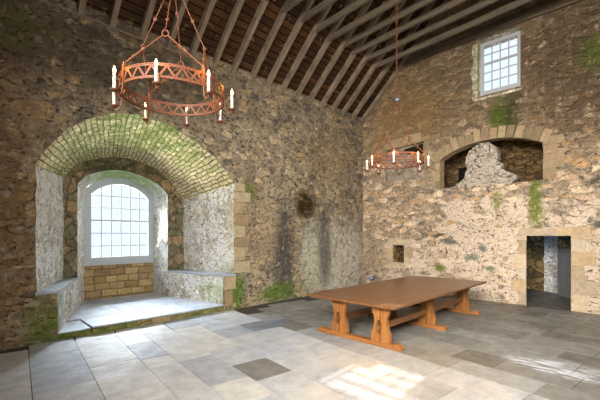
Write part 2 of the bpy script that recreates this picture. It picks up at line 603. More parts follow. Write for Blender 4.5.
M_wallB = stone('rubble_wall_gable',
    [S(178, 154, 128), S(150, 132, 110), S(196, 174, 146), S(136, 120, 100), S(172, 142, 104), S(184, 162, 134), S(118, 108, 96)],
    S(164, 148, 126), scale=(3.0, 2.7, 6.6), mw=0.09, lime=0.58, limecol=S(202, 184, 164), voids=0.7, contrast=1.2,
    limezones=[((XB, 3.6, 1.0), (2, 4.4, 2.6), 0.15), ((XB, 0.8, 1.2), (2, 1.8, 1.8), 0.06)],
    tints=[((XB, 3.0, 7.0), (2, 6.0, 2.9), S(98, 78, 52), 0.68, 0.25),  # upper gable tinted dark to paint in the light falling off
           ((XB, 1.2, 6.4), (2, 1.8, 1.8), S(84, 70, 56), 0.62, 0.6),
           ((XB, 6.2, 5.9), (2, 1.7, 1.7), S(146, 116, 70), 0.65, 0.35),
           ((XB, 1.0, 4.8), (2, 1.3, 1.0), S(92, 74, 52), 0.55, 0.7),
           ((XB, 0.95, 6.5), (2, 0.45, 0.5), S(88, 104, 44), 0.8, 0.4),
           ((XB, 3.08, 5.25), (2, 0.36, 0.85), S(80, 98, 34), 0.9, 0.4),
           ((XB, 2.75, 5.3), (2, 0.22, 0.7), S(60, 62, 36), 0.8, 0.4),
           ((XB, 2.22, 2.80), (2, 0.22, 0.95), MOSSB, 0.9, 0.42),
           ((XB, 3.18, 2.95), (2, 0.13, 0.5), MOSSB, 0.75, 0.6),
           ((XB, 4.86, 0.88), (2, 0.22, 0.13), MOSSB, 0.95, 0.1),
           ((XB, 2.50, 0.14), (2, 0.08, 0.2), MOSSB, 1.0, 0.0),
           ((XB, 3.35, 0.95), (2, 0.16, 0.1), S(92, 118, 84), 0.8, 0.2),
           ((XB, 4.55, 1.75), (2, 0.28, 0.1), S(78, 84, 80), 0.85, 0.2),
           ((XB, 4.90, 1.95), (2, 0.24, 0.06), S(78, 80, 76), 0.85, 0.2),
           ((XB, 3.9, 1.25), (2, 0.25, 0.12), S(92, 104, 96), 0.85, 0.2),
           ((XB, 3.55, 1.55), (2, 0.16, 0.16), S(86, 96, 90), 0.85, 0.2),
           ((XB, 0.8, 3.3), (2, 0.5, 0.12), S(72, 70, 66), 0.85, 0.4),
           ((XB, 0.85, 2.2), (2, 0.2, 0.12), S(72, 76, 70), 0.85, 0.2),
           ((XB, 4.55, 2.35), (2, 0.10, 0.10), S(196, 150, 84), 0.8, 0.1)])
M_quoin = island_stone('dressed_sandstone',
    [S(174, 156, 132), S(162, 146, 124), S(180, 162, 136), S(156, 138, 114), S(170, 148, 118), S(176, 162, 142)])
M_quoinD = island_stone('brown_voussoir_stone',
    [S(150, 130, 102), S(136, 118, 92), S(158, 138, 108), S(126, 110, 86), S(144, 126, 98)])
M_quoinA = island_stone('pale_embrasure_quoin',
    [S(150, 132, 104), S(160, 146, 118), S(140, 120, 90), S(156, 142, 112), S(134, 118, 92)], moss=0.60)
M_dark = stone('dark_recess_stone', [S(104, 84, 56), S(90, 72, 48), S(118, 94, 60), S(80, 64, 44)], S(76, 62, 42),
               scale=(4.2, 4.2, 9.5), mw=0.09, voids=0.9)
M_passage = stone('passage_stone', [S(150, 124, 84), S(128, 104, 68), S(168, 140, 98), S(104, 88, 62)], S(96, 82, 60),
                  scale=(3, 3, 4.5), mw=0.07, voids=0.9)
M_fill = stone('grey_blocking_stone', [S(140, 130, 116), S(120, 112, 102), S(156, 144, 124)], S(128, 118, 104),
               scale=(2.6, 2.6, 3.0), mw=0.05, voids=0.4)
M_rubble = stone('pale_rubble', [S(176, 164, 150), S(156, 146, 132), S(190, 178, 164)], S(160, 150, 136),
                 scale=(7, 7, 8), mw=0.12, lime=0.45, limecol=S(184, 174, 160), voids=0.9)
M_plaster = stone('broken_plaster', [S(190, 186, 160), S(168, 166, 132), S(204, 198, 178)], S(160, 152, 128),
                  scale=(6, 6, 5), mw=0.1, voids=0.5)
M_earth = simple('trodden_earth', S(70, 64, 56), 0.95, var=0.35, nscale=9, bump=0.01)


def slab_material(name, palette, island=True, wet=0.0):
    s = NT(name)
    p = s.coord()
    at = s.n('ShaderNodeAttribute', attribute_name='tone')
    n = len(palette)
    base = s.ramp(at.outputs['Fac'], [(i / (n - 1), c) for i, c in enumerate(palette)])
    fine = s.noise(p, 30, 5, 0.7)
    mid = s.noise(p, 3.5, 5, 0.65)
    big = s.noise(p, 0.8, 3, 0.6)
    kk = s.math('MULTIPLY', s.math('MULTIPLY_ADD', fine, 0.55, 0.73), s.math('MULTIPLY_ADD', mid, 0.9, 0.55))
    comb = s.n('ShaderNodeCombineColor')
    for i in range(3): s.put(comb.inputs[i], kk)
    col = s.mix(1.0, base, comb.outputs[0], 'MULTIPLY')
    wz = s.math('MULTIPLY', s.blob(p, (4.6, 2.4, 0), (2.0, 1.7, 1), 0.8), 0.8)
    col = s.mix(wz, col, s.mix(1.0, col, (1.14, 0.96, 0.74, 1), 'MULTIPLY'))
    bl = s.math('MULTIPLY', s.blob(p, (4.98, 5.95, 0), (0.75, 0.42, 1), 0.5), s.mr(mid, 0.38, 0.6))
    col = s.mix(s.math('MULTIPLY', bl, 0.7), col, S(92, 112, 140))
    # pale bluish patch near the right of the hall
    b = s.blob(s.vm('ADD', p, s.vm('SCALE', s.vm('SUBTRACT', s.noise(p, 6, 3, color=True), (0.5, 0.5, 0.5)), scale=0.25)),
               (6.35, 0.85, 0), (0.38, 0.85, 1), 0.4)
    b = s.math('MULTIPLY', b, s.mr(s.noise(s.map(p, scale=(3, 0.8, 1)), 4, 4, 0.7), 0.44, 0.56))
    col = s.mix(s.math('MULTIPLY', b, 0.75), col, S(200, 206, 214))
    s.put(s.b.inputs['Base Color'], col)
    r = s.mr(mid, 0.35, 0.65, 0.62, 0.40)
    s.put(s.b.inputs['Roughness'], r)
    s.b.inputs['Specular IOR Level'].default_value = 0.5
    s.bump(s.math('ADD', s.math('MULTIPLY', fine, 0.5), mid), 0.7, 0.008)
    return s.m


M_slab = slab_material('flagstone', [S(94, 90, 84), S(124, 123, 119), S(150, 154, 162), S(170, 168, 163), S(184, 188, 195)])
M_pale = slab_material('pale_slab', [S(148, 154, 164), S(160, 166, 176), S(172, 178, 188)])
M_riser = stone('mossy_riser', [S(166, 146, 108), S(150, 132, 96), S(128, 122, 76)], S(120, 112, 84), scale=(3, 3, 8), mw=0.1,
                voids=0.6, tints=[((2.2, YA, 0.08), (1.1, 1, 0.3), S(98, 118, 44), 0.9, 0.55), ((4.6, YA, 0.08), (0.6, 1, 0.3), S(98, 118, 44), 0.8, 0.65)])
M_rafter = wood('weathered_rafter', S(84, 72, 58), S(150, 136, 116), stretch=(9, 0.9, 0.9), rough=0.8, spec=0.15)
M_collar = wood('weathered_collar', S(64, 56, 46), S(120, 108, 90), stretch=(9, 0.5, 9), rough=0.8, spec=0.15)
M_table = wood('oiled_oak', S(72, 46, 26), S(128, 86, 50), stretch=(0.7, 9, 9), rough=0.3, spec=0.5)
M_tablev = wood('oiled_oak_upright', S(96, 60, 28), S(162, 108, 56), stretch=(9, 9, 0.7), rough=0.4, spec=0.4)
M_tabley = wood('oiled_oak_cross', S(94, 58, 28), S(158, 104, 54), stretch=(9, 0.7, 9), rough=0.4, spec=0.4)
M_wedge = wood('dark_oak', S(62, 34, 16), S(104, 62, 32), stretch=(9, 9, 0.7))
M_iron = simple('rusty_iron', S(78, 44, 26), 0.6, metal=0.0, var=0.5, nscale=60, bump=0.002, spec=0.2)
M_candle = simple('ivory_candle', S(168, 160, 148), 0.5, var=0.05)
M_black = simple('dark_metal', S(44, 42, 44), 0.45, metal=0.5, var=0.2)
M_steel = simple('dull_steel', S(92, 92, 96), 0.35, metal=0.8, var=0.2)
M_frame = simple('white_painted_frame', S(176, 184, 190), 0.5, var=0.05)
M_frameB = simple('grey_painted_frame', S(170, 172, 178), 0.5, var=0.08)


def emit(name, col, st):
    s = NT(name)
    s.b.inputs['Base Color'].default_value = col
    s.b.inputs['Emission Color'].default_value = col
    s.b.inputs['Emission Strength'].default_value = st
    return s.m


M_flame = emit('flame_bulb', (1.0, 0.72, 0.38, 1), 3.0)


def glass():
    s = NT('window_glass')
    tr = s.n('ShaderNodeBsdfTransparent')
    gl = s.n('ShaderNodeBsdfGlossy')
    gl.inputs['Roughness'].default_value = 0.05
    fr = s.n('ShaderNodeFresnel')
    fr.inputs['IOR'].default_value = 1.3
    mx = s.n('ShaderNodeMixShader')
    s.t.links.new(fr.outputs[0], mx.inputs[0])
    s.t.links.new(tr.outputs[0], mx.inputs[1])
    s.t.links.new(gl.outputs[0], mx.inputs[2])
    s.t.links.new(mx.outputs[0], s.out.inputs['Surface'])
    return s.m


M_glass = glass()


def board_material():
    s = NT('roof_boards')
    uv = s.coord('UV')
    wp = s.vm('ADD', uv, s.vm('SCALE', s.vm('SUBTRACT', s.noise(uv, 1.5, 2, color=True), (0.5, 0.5, 0.5)), scale=0.06))
    br = s.n('ShaderNodeTexBrick')
    s.put(br.inputs['Vector'], wp)
    br.inputs['Color1'].default_value = (0, 0, 0, 1)
    br.inputs['Color2'].default_value = (1, 1, 1, 1)
    br.inputs['Mortar'].default_value = (0.5, 0.5, 0.5, 1)
    br.inputs['Scale'].default_value = 1.0
    br.inputs['Mortar Size'].default_value = 0.014
    br.inputs['Mortar Smooth'].default_value = 0.3
    br.inputs['Brick Width'].default_value = 3.1
    br.inputs['Row Height'].default_value = 0.17
    base = s.ramp(br.outputs['Color'], [(0.0, S(60, 42, 28)), (0.35, S(78, 52, 30)), (0.6, S(56, 44, 32)), (0.8, S(90, 58, 32)), (1.0, S(72, 58, 42))])
    g = s.noise(s.map(uv, scale=(1, 9, 1)), 3, 5, 0.65)
    comb = s.n('ShaderNodeCombineColor')
    k = s.math('MULTIPLY_ADD', g, 1.7, 0.1)
    for i in range(3): s.put(comb.inputs[i], k)
    col = s.mix(1.0, base, comb.outputs[0], 'MULTIPLY')
    col = s.mix(s.math('MULTIPLY', s.mr(s.noise(uv, 1.1, 3, 0.6), 0.45, 0.62), 0.6), col, s.mix(g, S(34, 24, 16), S(62, 46, 34)))
    blot = s.mr(s.noise(uv, 4.5, 3, 0.6), 0.6, 0.68)
    col = s.mix(s.math('MULTIPLY', blot, 0.4), col, S(150, 130, 96))
    col = s.mix(br.outputs['Fac'], col, S(18, 12, 8))
    s.put(s.b.inputs['Base Color'], col)
    s.b.inputs['Roughness'].default_value = 0.9
    s.b.inputs['Specular IOR Level'].default_value = 0.1
    s.bump(s.math('SUBTRACT', g, br.outputs['Fac']), 0.9, 0.02)
    return s.m


M_boards = board_material()

# ------------------------------------------------------------------ floor
FR = radians(7.0)


def uv2xy(u, v):  # u across courses, v along courses
    return (u * cos(FR) + v * sin(FR), -u * sin(FR) + v * cos(FR))


def build_floor():
    rnd = random.Random(21)
    us = [-4.9]
    while us[-1] < -0.6: us.append(us[-1] + rnd.uniform(0.55, 0.75))
    us = [u for u in us if u < -0.2] + [0.13, 0.81, 1.49, 1.93, 2.49, 3.09]
    while us[-1] < 12.2: us.append(us[-1] + rnd.uniform(0.5, 0.78))
    m = MB()
    tones = []
    g = 0.0045
    for i in range(len(us) - 1):
        v = -4.0 + rnd.uniform(0, 0.8)
        while v < 11.0:
            L = rnd.uniform(0.45, 1.15)
            a, b, c, d = us[i] + g, us[i + 1] - g, v + g, v + L - g
            cx, cy = uv2xy((a + b) / 2, (c + d) / 2)
            v += L
            pts = [uv2xy(a, c), uv2xy(b, c), uv2xy(b, d), uv2xy(a, d)]
            if max(p[0] for p in pts) < XR or min(p[0] for p in pts) > XB or max(p[1] for p in pts) < YS or min(p[1] for p in pts) > YA:
                continue
            if cy > 7.42 and (cx > 5.6 or cx < 1.0): continue
            cl = lambda p: (min(max(p[0], XR), XB - 0.01), min(max(p[1], YS), YA - 0.02 if not 1.5 < cx < 5.3 else YA - 0.06))
            pts = [cl(p) for p in pts]
            area2 = abs(sum(pts[k][0] * pts[(k + 1) % 4][1] - pts[(k + 1) % 4][0] * pts[k][1] for k in range(4)))
            if area2 < 0.03: continue
            h = rnd.uniform(-0.003, 0.003)
            tl = [rnd.uniform(-0.002, 0.002) for _ in range(4)]
            e = 0.0005
            ctr = Vector((sum(p[0] for p in pts) / 4, sum(p[1] for p in pts) / 4))
            inn = []
            for p in pts:
                w = ctr - Vector(p)
                inn.append(tuple(Vector(p) + w.normalized() * e * 1.4))
            vs = [(p[0], p[1], -0.03) for p in pts] + [(p[0], p[1], h - 0.0003 + t) for p, t in zip(pts, tl)] + [(p[0], p[1], h + t) for p, t in zip(inn, tl)]
            fs = [(8, 9, 10, 11)] + [(k, (k + 1) % 4, 4 + (k + 1) % 4, 4 + k) for k in range(4)] + [(4 + k, 4 + (k + 1) % 4, 8 + (k + 1) % 4, 8 + k) for k in range(4)]
            m.add(vs, fs)
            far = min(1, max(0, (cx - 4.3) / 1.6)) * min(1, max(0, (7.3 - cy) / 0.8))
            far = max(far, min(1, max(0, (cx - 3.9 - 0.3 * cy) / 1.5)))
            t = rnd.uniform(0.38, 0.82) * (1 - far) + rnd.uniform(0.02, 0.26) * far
            if (Vector((cx, cy)) - Vector((3.35, 3.95))).length < 0.33: t = 0.1
            elif (Vector((cx, cy)) - Vector((2.75, 4.15))).length < 0.4: t = 0.12
            elif (Vector((cx, cy)) - Vector((5.0, 5.9))).length < 0.5: t = 0.08
            elif (Vector((cx, cy)) - Vector((2.73, 6.8))).length < 0.4: t = 1.0
            elif (Vector((cx, cy)) - Vector((1.85, 4.17))).length < 0.4: t = 1.0
            tones += [t] * 9
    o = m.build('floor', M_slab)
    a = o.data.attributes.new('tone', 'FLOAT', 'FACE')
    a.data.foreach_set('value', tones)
    structure(o)
    b = MB()
    b.add([(XR - 0.3, YS - 0.3, -0.016), (XB + 4.5, YS - 0.3, -0.016), (XB + 4.5, YA + 3.6, -0.016), (XR - 0.3, YA + 3.6, -0.016)], [(0, 1, 2, 3)])
    structure(b.build('floor_bedding', M_earth))


build_floor()

# ------------------------------------------------------------------ wall with the deep window embrasure (left)
NJ, NAr = 14, 56
arcF = [(1.21, 3.20), (1.343, 3.50), (1.574, 3.82), (1.90, 4.13), (2.25, 4.335), (2.59, 4.46), (2.90, 4.525), (3.30, 4.54), (3.72, 4.455), (4.22, 4.27), (4.75, 4.00), (5.19, 3.635), (5.49, 3.30)]
arcBo = [(2.07, 3.32), (2.32, 3.64), (2.64, 3.83), (3.11, 3.98), (3.60, 4.0), (4.06, 3.91), (4.36, 3.78), (4.70, 3.55), (5.0, 3.22), (5.15, 3.0)]
arcBi = [(2.37, 3.20), (2.59, 3.44), (2.93, 3.59), (3.30, 3.66), (3.70, 3.63), (4.06, 3.52), (4.45, 3.34), (4.66, 3.10)]
arcW = [(2.75, 3.16), (2.94, 3.36), (3.20, 3.50), (3.47, 3.58), (3.80, 3.585), (4.12, 3.50), (4.42, 3.35), (4.64, 3.14)]
BZ = 0.90


def prof(xl, xr, arc, zb, zl=None):
    l = resample([(xl, zb), arc[0]], NJ)
    r = resample([arc[-1], (xr, zb)], NJ)
    return l, smooth_pts(arc, NAr), r


F = prof(1.21, 5.49, arcF, BZ)
Bo = prof(2.07, 5.16, arcBo, BZ)
Bi = prof(2.37, 4.66, arcBi, BZ)
Wf = prof(2.75, 4.64, arcW, BZ)


def jit(p, y, amp, seed=0.0):
    v = Vector((p[0] * 5, y * 5, p[1] * 5 + seed))
    return (p[0] + mnoise.noise(v) * amp, y, p[1] + mnoise.noise(v + Vector((7, 3, 1))) * amp)


def loft_between(a, b, y0, y1, nd, amp):
    rows = []
    for i in range(nd + 1):
        t = i / nd
        y = y0 + (y1 - y0) * t
        rows.append([jit((p[0] + (q[0] - p[0]) * t, p[1] + (q[1] - p[1]) * t), y, amp) for p, q in zip(a, b)])
    return rows


AMP = 0.03
mj = MB()
mj.loft(loft_between(F[0], Bo[0], YA, 10.0, 24, AMP))
mj.loft(loft_between(F[2], Bo[2], YA, 10.0, 24, AMP))
structure(mj.build('wall_embrasure', M_embr, smooth=True, angle=179))
mv = MB()
mv.loft(loft_between(F[1], Bo[1], YA, 10.0, 24, AMP))
ov = structure(mv.build('wall_vault', M_vault, smooth=True, angle=179, fix=False))
uvl = ov.data.uv_layers.new(name='UVMap')
for lp in ov.data.loops:
    r_, c_ = divmod(lp.vertex_index, NAr)
    uvl.data[lp.index].uv = (2.3 * r_ / 24, 5.6 * c_ / (NAr - 1))
# face of the inner arch
allBo = Bo[0] + Bo[1][1:] + Bo[2][1:]
allBi = Bi[0] + Bi[1][1:] + Bi[2][1:]
mf = MB()
mf.loft([[jit(p, 10.0, AMP) for p in allBo], [jit(p, 10.0, 0.012) for p in allBi]])
structure(mf.build('wall_inner_arch', M_archface))
mr_ = MB()
rows = []
allW = Wf[0] + Wf[1][1:] + Wf[2][1:]
for i in range(9):
    t = i / 8
    rows.append([jit((p[0] + (q[0] - p[0]) * t, p[1] + (q[1] - p[1]) * t), 10.0 + 0.95 * t, 0.012) for p, q in zip(allBi, allW)])
mr_.loft(rows)
# lower splayed sides of the standing space
LS = [(1.54, YA), (2.37, 10.0), (2.75, 10.98)]
RS = [(5.13, YA), (4.66, 10.0), (4.64, 10.98)]
structure(mr_.build('wall_window_reveal', M_innerjamb, smooth=True, angle=179))
ml = MB()
for side in (LS, RS):
    for a, b in zip(side, side[1:]):
        rr = []
        for i in range(17):
            t = i / 16
            x, y = a[0] + (b[0] - a[0]) * t, a[1] + (b[1] - a[1]) * t
            rr.append([(x + mnoise.noise(Vector((x * 4, y * 4, z * 4))) * 0.02, y, z) for z in [-0.1 + (BZ + 0.1) * k / 8 for k in range(9)]])
        ml.loft(rr)
structure(ml.build('wall_bench_side', M_embr, smooth=True, angle=179))
# wall below the window
ma = MB()
ma.add([(2.6, 10.99, -0.1), (4.8, 10.99, -0.1), (4.8, 10.99, 1.2), (2.6, 10.99, 1.2)], [(0, 1, 2, 3)])
structure(ma.build('wall_apron', M_apron))
# wall face
front = [jit(p, YA, AMP) for p in F[0] + F[1][1:] + F[2][1:]]
fr2 = [(p[0], p[2]) for p in front]
outer = [(XR, -0.1), (1.54, -0.1), (1.54, BZ)] + fr2 + [(5.13, BZ), (5.13, -0.1), (XB, -0.1), (XB, 6.5), (XR, 6.5)]
structure(wallpoly(outer, [], lambda p: (p[0], YA, p[1])).build('wall_left', M_wallA))

# bench tops and platform
mb_ = MB()
mb_.prism([(1.19, YA - 0.03), (1.56, YA - 0.03), (2.39, 10.01), (2.03, 10.01)], lambda p: (p[0], p[1], BZ - 0.03), lambda p: (p[0], p[1], BZ + 0.02))
o = mb_.build('trim_bench_left', M_pale, bevel=0.006); structure(o)
mb_ = MB()
mb_.prism([(5.12, YA - 0.03), (5.52, YA - 0.03), (5.2, 10.01), (4.65, 10.01)], lambda p: (p[0], p[1], BZ - 0.03), lambda p: (p[0], p[1], BZ + 0.02))
o = mb_.build('trim_bench_right', M_pale, bevel=0.006); structure(o)
mp = MB()
plat_tone = []
def plat(poly, z0, z1, t):
    n0 = len(mp.f)
    mp.prism(poly, lambda p: (p[0], p[1], z0), lambda p: (p[0], p[1], z1))
    plat_tone.extend([t] * (len(mp.f) - n0))
PZ = 0.16
lx = lambda y: 1.54 + (y - YA) * 0.387
rx = lambda y: 5.13 - (y - YA) * 0.2 if y < 10 else 4.67
plat([(1.54, YA - 0.01), (2.085, YA - 0.03), (2.108, 8.7), (lx(8.7), 8.7)], 0.105, 0.125, 0.7)
plat([(2.09, YA - 0.09), (3.35, YA - 0.10), (3.35, 8.72), (2.11, 8.7)], 0.13, PZ, 0.6)
plat([(3.36, YA - 0.10), (4.2, YA - 0.09), (4.2, 8.75), (3.36, 8.72)], 0.13, PZ + 0.003, 0.9)
plat([(4.21, YA - 0.09), (5.12, YA - 0.05), (rx(8.75), 8.75), (4.21, 8.75)], 0.13, PZ, 0.5)
plat([(lx(8.71), 8.71), (3.0, 8.73), (3.0, 9.8), (lx(9.8), 9.8)], 0.13, PZ + 0.002, 0.8)
plat([(3.01, 8.73), (rx(8.76), 8.76), (rx(9.8), 9.8), (3.01, 9.8)], 0.13, PZ, 0.3)
plat([(lx(9.81), 9.81), (3.6, 9.81), (3.6, 11.0), (2.74, 11.0)], 0.13, PZ, 0.5)
plat([(3.61, 9.81), (4.70, 9.81), (4.65, 11.0), (3.61, 11.0)], 0.13, PZ + 0.002, 0.9)
o = mp.build('floor_platform', M_pale, bevel=0.005)
a = o.data.attributes.new('tone', 'FLOAT', 'FACE')
a.data.foreach_set('value', plat_tone)
structure(o)
mr2 = MB()
mr2.prism([(1.54, YA - 0.0), (2.09, YA - 0.02), (2.09, YA - 0.075), (4.2, YA - 0.075), (5.13, YA - 0.035), (5.13, YA + 0.3), (1.54, YA + 0.3)],
          lambda p: (p[0], p[1], -0.01), lambda p: (p[0], p[1], 0.132 if p[1] < YA - 0.01 or p[0] > 2.0 else 0.11))
structure(mr2.build('trim_riser', M_riser))

# quoins on the right of the embrasure
rq = random.Random(5)
mq = MB()
z = 0.93
k = 0
while z < 3.3:
    h = rq.uniform(0.24, 0.38)
    w = 0.30 if k % 2 else 0.48
    w += rq.uniform(-0.05, 0.05)
    mq.box((5.485, YA - 0.018 - rq.uniform(0, .008), z + 0.008), (5.485 + w, YA + 0.05, min(z + h, 3.35) - 0.008))
    z += h
    k += 1
x = 5.36
mq.box((5.18, YA - 0.02, 0.1), (5.42, YA + 0.02, 0.5))
mq.box((5.16, YA - 0.02, 0.52), (5.52, YA + 0.02, 0.86))
structure(mq.build('trim_quoin', M_quoinA, bevel=0.012))

# ------------------------------------------------------------------ gable wall (right)
DY0, DY1, DZ = 1.448, 2.437, 1.93
archB = [(4.856, 4.385), (4.55, 4.55), (4.224, 4.665), (3.85, 4.745), (3.45, 4.775), (3.045, 4.755), (2.59, 4.665), (2.05, 4.455)]
open_arch = rough_line([(2.05, 4.455), (2.05, 3.43), (4.856, 3.45), (4.856, 4.385)], 0.02, 3) + smooth_pts(archB, 30)[1:-1]
niche = rough_line([(6.13, 0.98), (6.56, 0.98), (6.56, 1.59), (6.13, 1.59), (6.13, 0.98)], 0.008, 5)[:-1]
block_hole = rough_line([(5.42, 3.82), (6.85, 3.92), (6.85, 5.02), (5.42, 5.10), (5.42, 3.82)], 0.012, 6)[:-1]
WB = (2.58, 3.74, 6.12, 7.80)
win_hole = [(WB[0], WB[2]), (WB[1] + 0.02, WB[2]), (WB[1] + 0.02, WB[3]), (WB[0], WB[3])]
outerB = [(YS, -0.1), (DY0, -0.1), (DY0, DZ), (DY1, DZ), (DY1, -0.1), (YA, -0.1), (YA, 6.5), (YR, 6.5 + PITCH * (YA - YR)), (YS, 6.5)]
mB = wallpoly(outerB, [open_arch, niche, block_hole, win_hole], lambda p: (XB, p[0], p[1]))
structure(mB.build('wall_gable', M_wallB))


def reveal(loop, x0, x1, name, mat, closed=True, amp=0.02, shift=(0, 0)):
    m = MB()
    L = loop + ([loop[0]] if closed else [])
    rows = []
    for i in range(7):
        t = i / 6
        rows.append([(x0 + (x1 - x0) * t, p[0] + shift[0] * t + (mnoise.noise(Vector((p[0] * 5, p[1] * 5, i))) * amp if i else 0),
                      p[1] + shift[1] * t + (mnoise.noise(Vector((p[0] * 5, p[1] * 5, i + 40))) * amp if i else 0)) for p in L])
    m.loft(rows)
    return structure(m.build(name, mat))


# big arched recess
na = len(rough_line([(2.05, 4.455), (2.05, 3.43), (4.856, 3.45), (4.856, 4.385)], 0.02, 3))
ks = [0] + [min(range(na), key=lambda i: (open_arch[i][0] - q[0]) ** 2 + (open_arch[i][1] - q[1]) ** 2) for q in ((2.05, 3.43), (4.856, 3.45))] + [na - 1]
for nm, a_, b_ in (('wall_recess_jamb', ks[0], ks[1]), ('wall_recess_jamb', ks[2], ks[3])):
    reveal(open_arch[a_:b_ + 1], XB, XB + 0.35, nm, M_quoinD, closed=False)
arcl = open_arch[na - 1:] + [open_arch[0]]
kk_ = len(arcl) // 4
for q_ in range(4):
    reveal(arcl[q_ * kk_:(q_ + 1) * kk_ + 1 if q_ < 3 else len(arcl)], XB, XB + 0.35, 'wall_recess_arch', M_quoinD, closed=False)
mo = MB()
mo.box((XB + 0.3, 1.6, 3.2), (XB + 1.5, 5.4, 5.2))
mo.f = [f for i, f in enumerate(mo.f) if i != 5]
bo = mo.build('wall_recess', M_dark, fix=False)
structure(bo)
mo = MB()
mo.box((XB + 1.42, 4.45, 3.44), (XB + 1.49, 4.8, 4.30))
structure(mo.build('wall_recess_hole_shade', simple('hole_shade_black', S(14, 12, 10), 1.0)))  # black block painted as the darkness inside a hole
mo = MB()
mo.add([(XB, 1.9, 3.43), (XB + 1.5, 1.9, 3.46), (XB + 1.5, 5.0, 3.46), (XB, 5.0, 3.45)], [(0, 1, 2, 3)])
structure(mo.build('trim_recess_sill', M_rubble))

# small square niche
reveal(niche, XB, XB + 0.5, 'wall_niche', M_passage)
mo = MB()
mo.add([(XB + 0.5, 6.0, 0.9), (XB + 0.5, 6.7, 0.9), (XB + 0.5, 6.7, 1.7), (XB + 0.5, 6.0, 1.7)], [(0, 1, 2, 3)])
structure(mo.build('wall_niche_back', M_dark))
# blocked window
reveal(block_hole, XB, XB + 0.16, 'wall_blocked_window', M_fill)
mo = MB()
mo.add([(XB + 0.15, 5.3, 3.7), (XB + 0.15, 6.95, 3.7), (XB + 0.15, 6.95, 5.2), (XB + 0.15, 5.3, 5.2)], [(0, 1, 2, 3)])
structure(mo.build('wall_blocking', M_fill))
mo = MB()
mo.add([(XB + 0.14, 5.50, 4.72), (XB + 0.14, 6.25, 4.80), (XB + 0.14, 6.2, 4.98), (XB + 0.14, 5.50, 5.06)], [(0, 1, 2, 3)])
structure(mo.build('wall_blocking_gap_shade', simple('gap_shade_black', S(26, 20, 14), 1.0)))  # flat dark sheet standing for the shade in an open gap

# dressed stones of the gable wall
mq = MB()
rq = random.Random(9)


def arch_stones(pts, w, n, x=XB, proud=0.015):
    P = smooth_pts(pts, n * 6 + 1)
    for i in range(n):
        seg = P[i * 6:(i + 1) * 6 + 1]
        a, b = Vector(seg[0]), Vector(seg[-1])
        d = (b - a).normalized()
        nrm = Vector((-d.y, d.x))
        if nrm.y < 0: nrm = -nrm
        hh = w * rq.uniform(0.85, 1.12)
        a2, b2 = a + d * 0.008, b - d * 0.008
        tl = [(a2 + nrm * 0.004), (b2 + nrm * 0.004), (b2 + nrm * hh), (a2 + nrm * hh)]
        pr_ = proud * rq.uniform(0.6, 1.4)
        mq.prism([tuple(t) for t in tl], lambda p: (x + 0.05, p[0], p[1]), lambda p: (x - pr_, p[0], p[1]))


arch_stones([(5.0, 4.30)] + archB[1:-1] + [(1.95, 4.42)], 0.36, 15)


def jamb_stones(y, side, z0, z1, wlo, whi, hlo=0.22, hhi=0.4):
    z = z0
    k = 0
    while z < z1 - 0.06:
        h = min(rq.uniform(hlo, hhi), z1 - z)
        w = (whi if k % 2 else wlo) * rq.uniform(0.9, 1.1)
        a, b = (y, y + w * side) if side > 0 else (y + w * side, y)
        mq.box((XB - 0.012 * rq.uniform(0.6, 1.4), a, z + 0.007), (XB + 0.04, b, z + h - 0.007))
        z += h
        k += 1


jamb_stones(4.86, 1, 3.45, 4.3, 0.16, 0.3)
jamb_stones(2.045, -1, 3.43, 4.6, 0.3, 0.5)
structure(mq.build('trim_arch', M_quoinD, bevel=0.012))
mq = MB()
jamb_stones(DY1 + 0.004, 1, 0.0, 1.93, 0.2, 0.34, 0.28, 0.42)
jamb_stones(DY0 - 0.004, -1, 0.0, 1.93, 0.3, 0.48, 0.28, 0.42)
mq.box((XB - 0.014, 1.05, 1.94), (XB + 0.05, 1.75, 2.16))
mq.box((XB - 0.010, 1.765, 1.94), (XB + 0.05, 2.63, 2.13))
structure(mq.build('trim_door', M_quoin, bevel=0.012))
mq = MB()
jamb_stones(6.57, 1, 0.9, 1.7, 0.22, 0.34, 0.2, 0.3)
jamb_stones(6.12, -1, 0.9, 1.7, 0.22, 0.36, 0.25, 0.4)
mq.box((XB - 0.014, 5.9, 1.60), (XB + 0.05, 6.75, 1.80))
structure(mq.build('trim_niche', M_quoin, bevel=0.012))
mq = MB()
jamb_stones(5.41, -1, 3.75, 5.1, 0.16, 0.22, 0.3, 0.5)
mq.box((XB - 0.02, 5.5, 5.10), (XB + 0.05, 6.15, 5.42))
mq.box((XB - 0.02, 6.165, 5.04), (XB + 0.05, 6.86, 5.36))
structure(mq.build('trim_blocked_window', M_quoinD, bevel=0.02))

# passage beyond the doorway
mp_ = MB()
pp = [(XB, DY1), (12.15, 2.66), (12.15, 4.2), (14.95, 4.2), (14.95, 3.0), (14.72, 2.62)]
pz = [(14.05, 2.10), (14.4, 1.9), (14.0, 1.5), (13.4, 1.66), (13.2, 1.1), (12.15, 1.1), (12.15, DY0 - 0.08), (XB, DY0)]


def wallstrip(m, pts, z0, z1):
    for a, b in zip(pts, pts[1:]):
        rr = []
        n = max(2, int((Vector(b) - Vector(a)).length / 0.12))
        for i in range(n + 1):
            t = i / n
            x, y = a[0] + (b[0] - a[0]) * t, a[1] + (b[1] - a[1]) * t
            rr.append([(x + 0.02 * mnoise.noise(Vector((x * 5, y * 5, z * 5))), y + 0.02 * mnoise.noise(Vector((x * 5, y * 5, z * 5 + 9))), z)
                       for z in [z0 + (z1 - z0) * k / 16 for k in range(17)]])
        m.loft(rr)


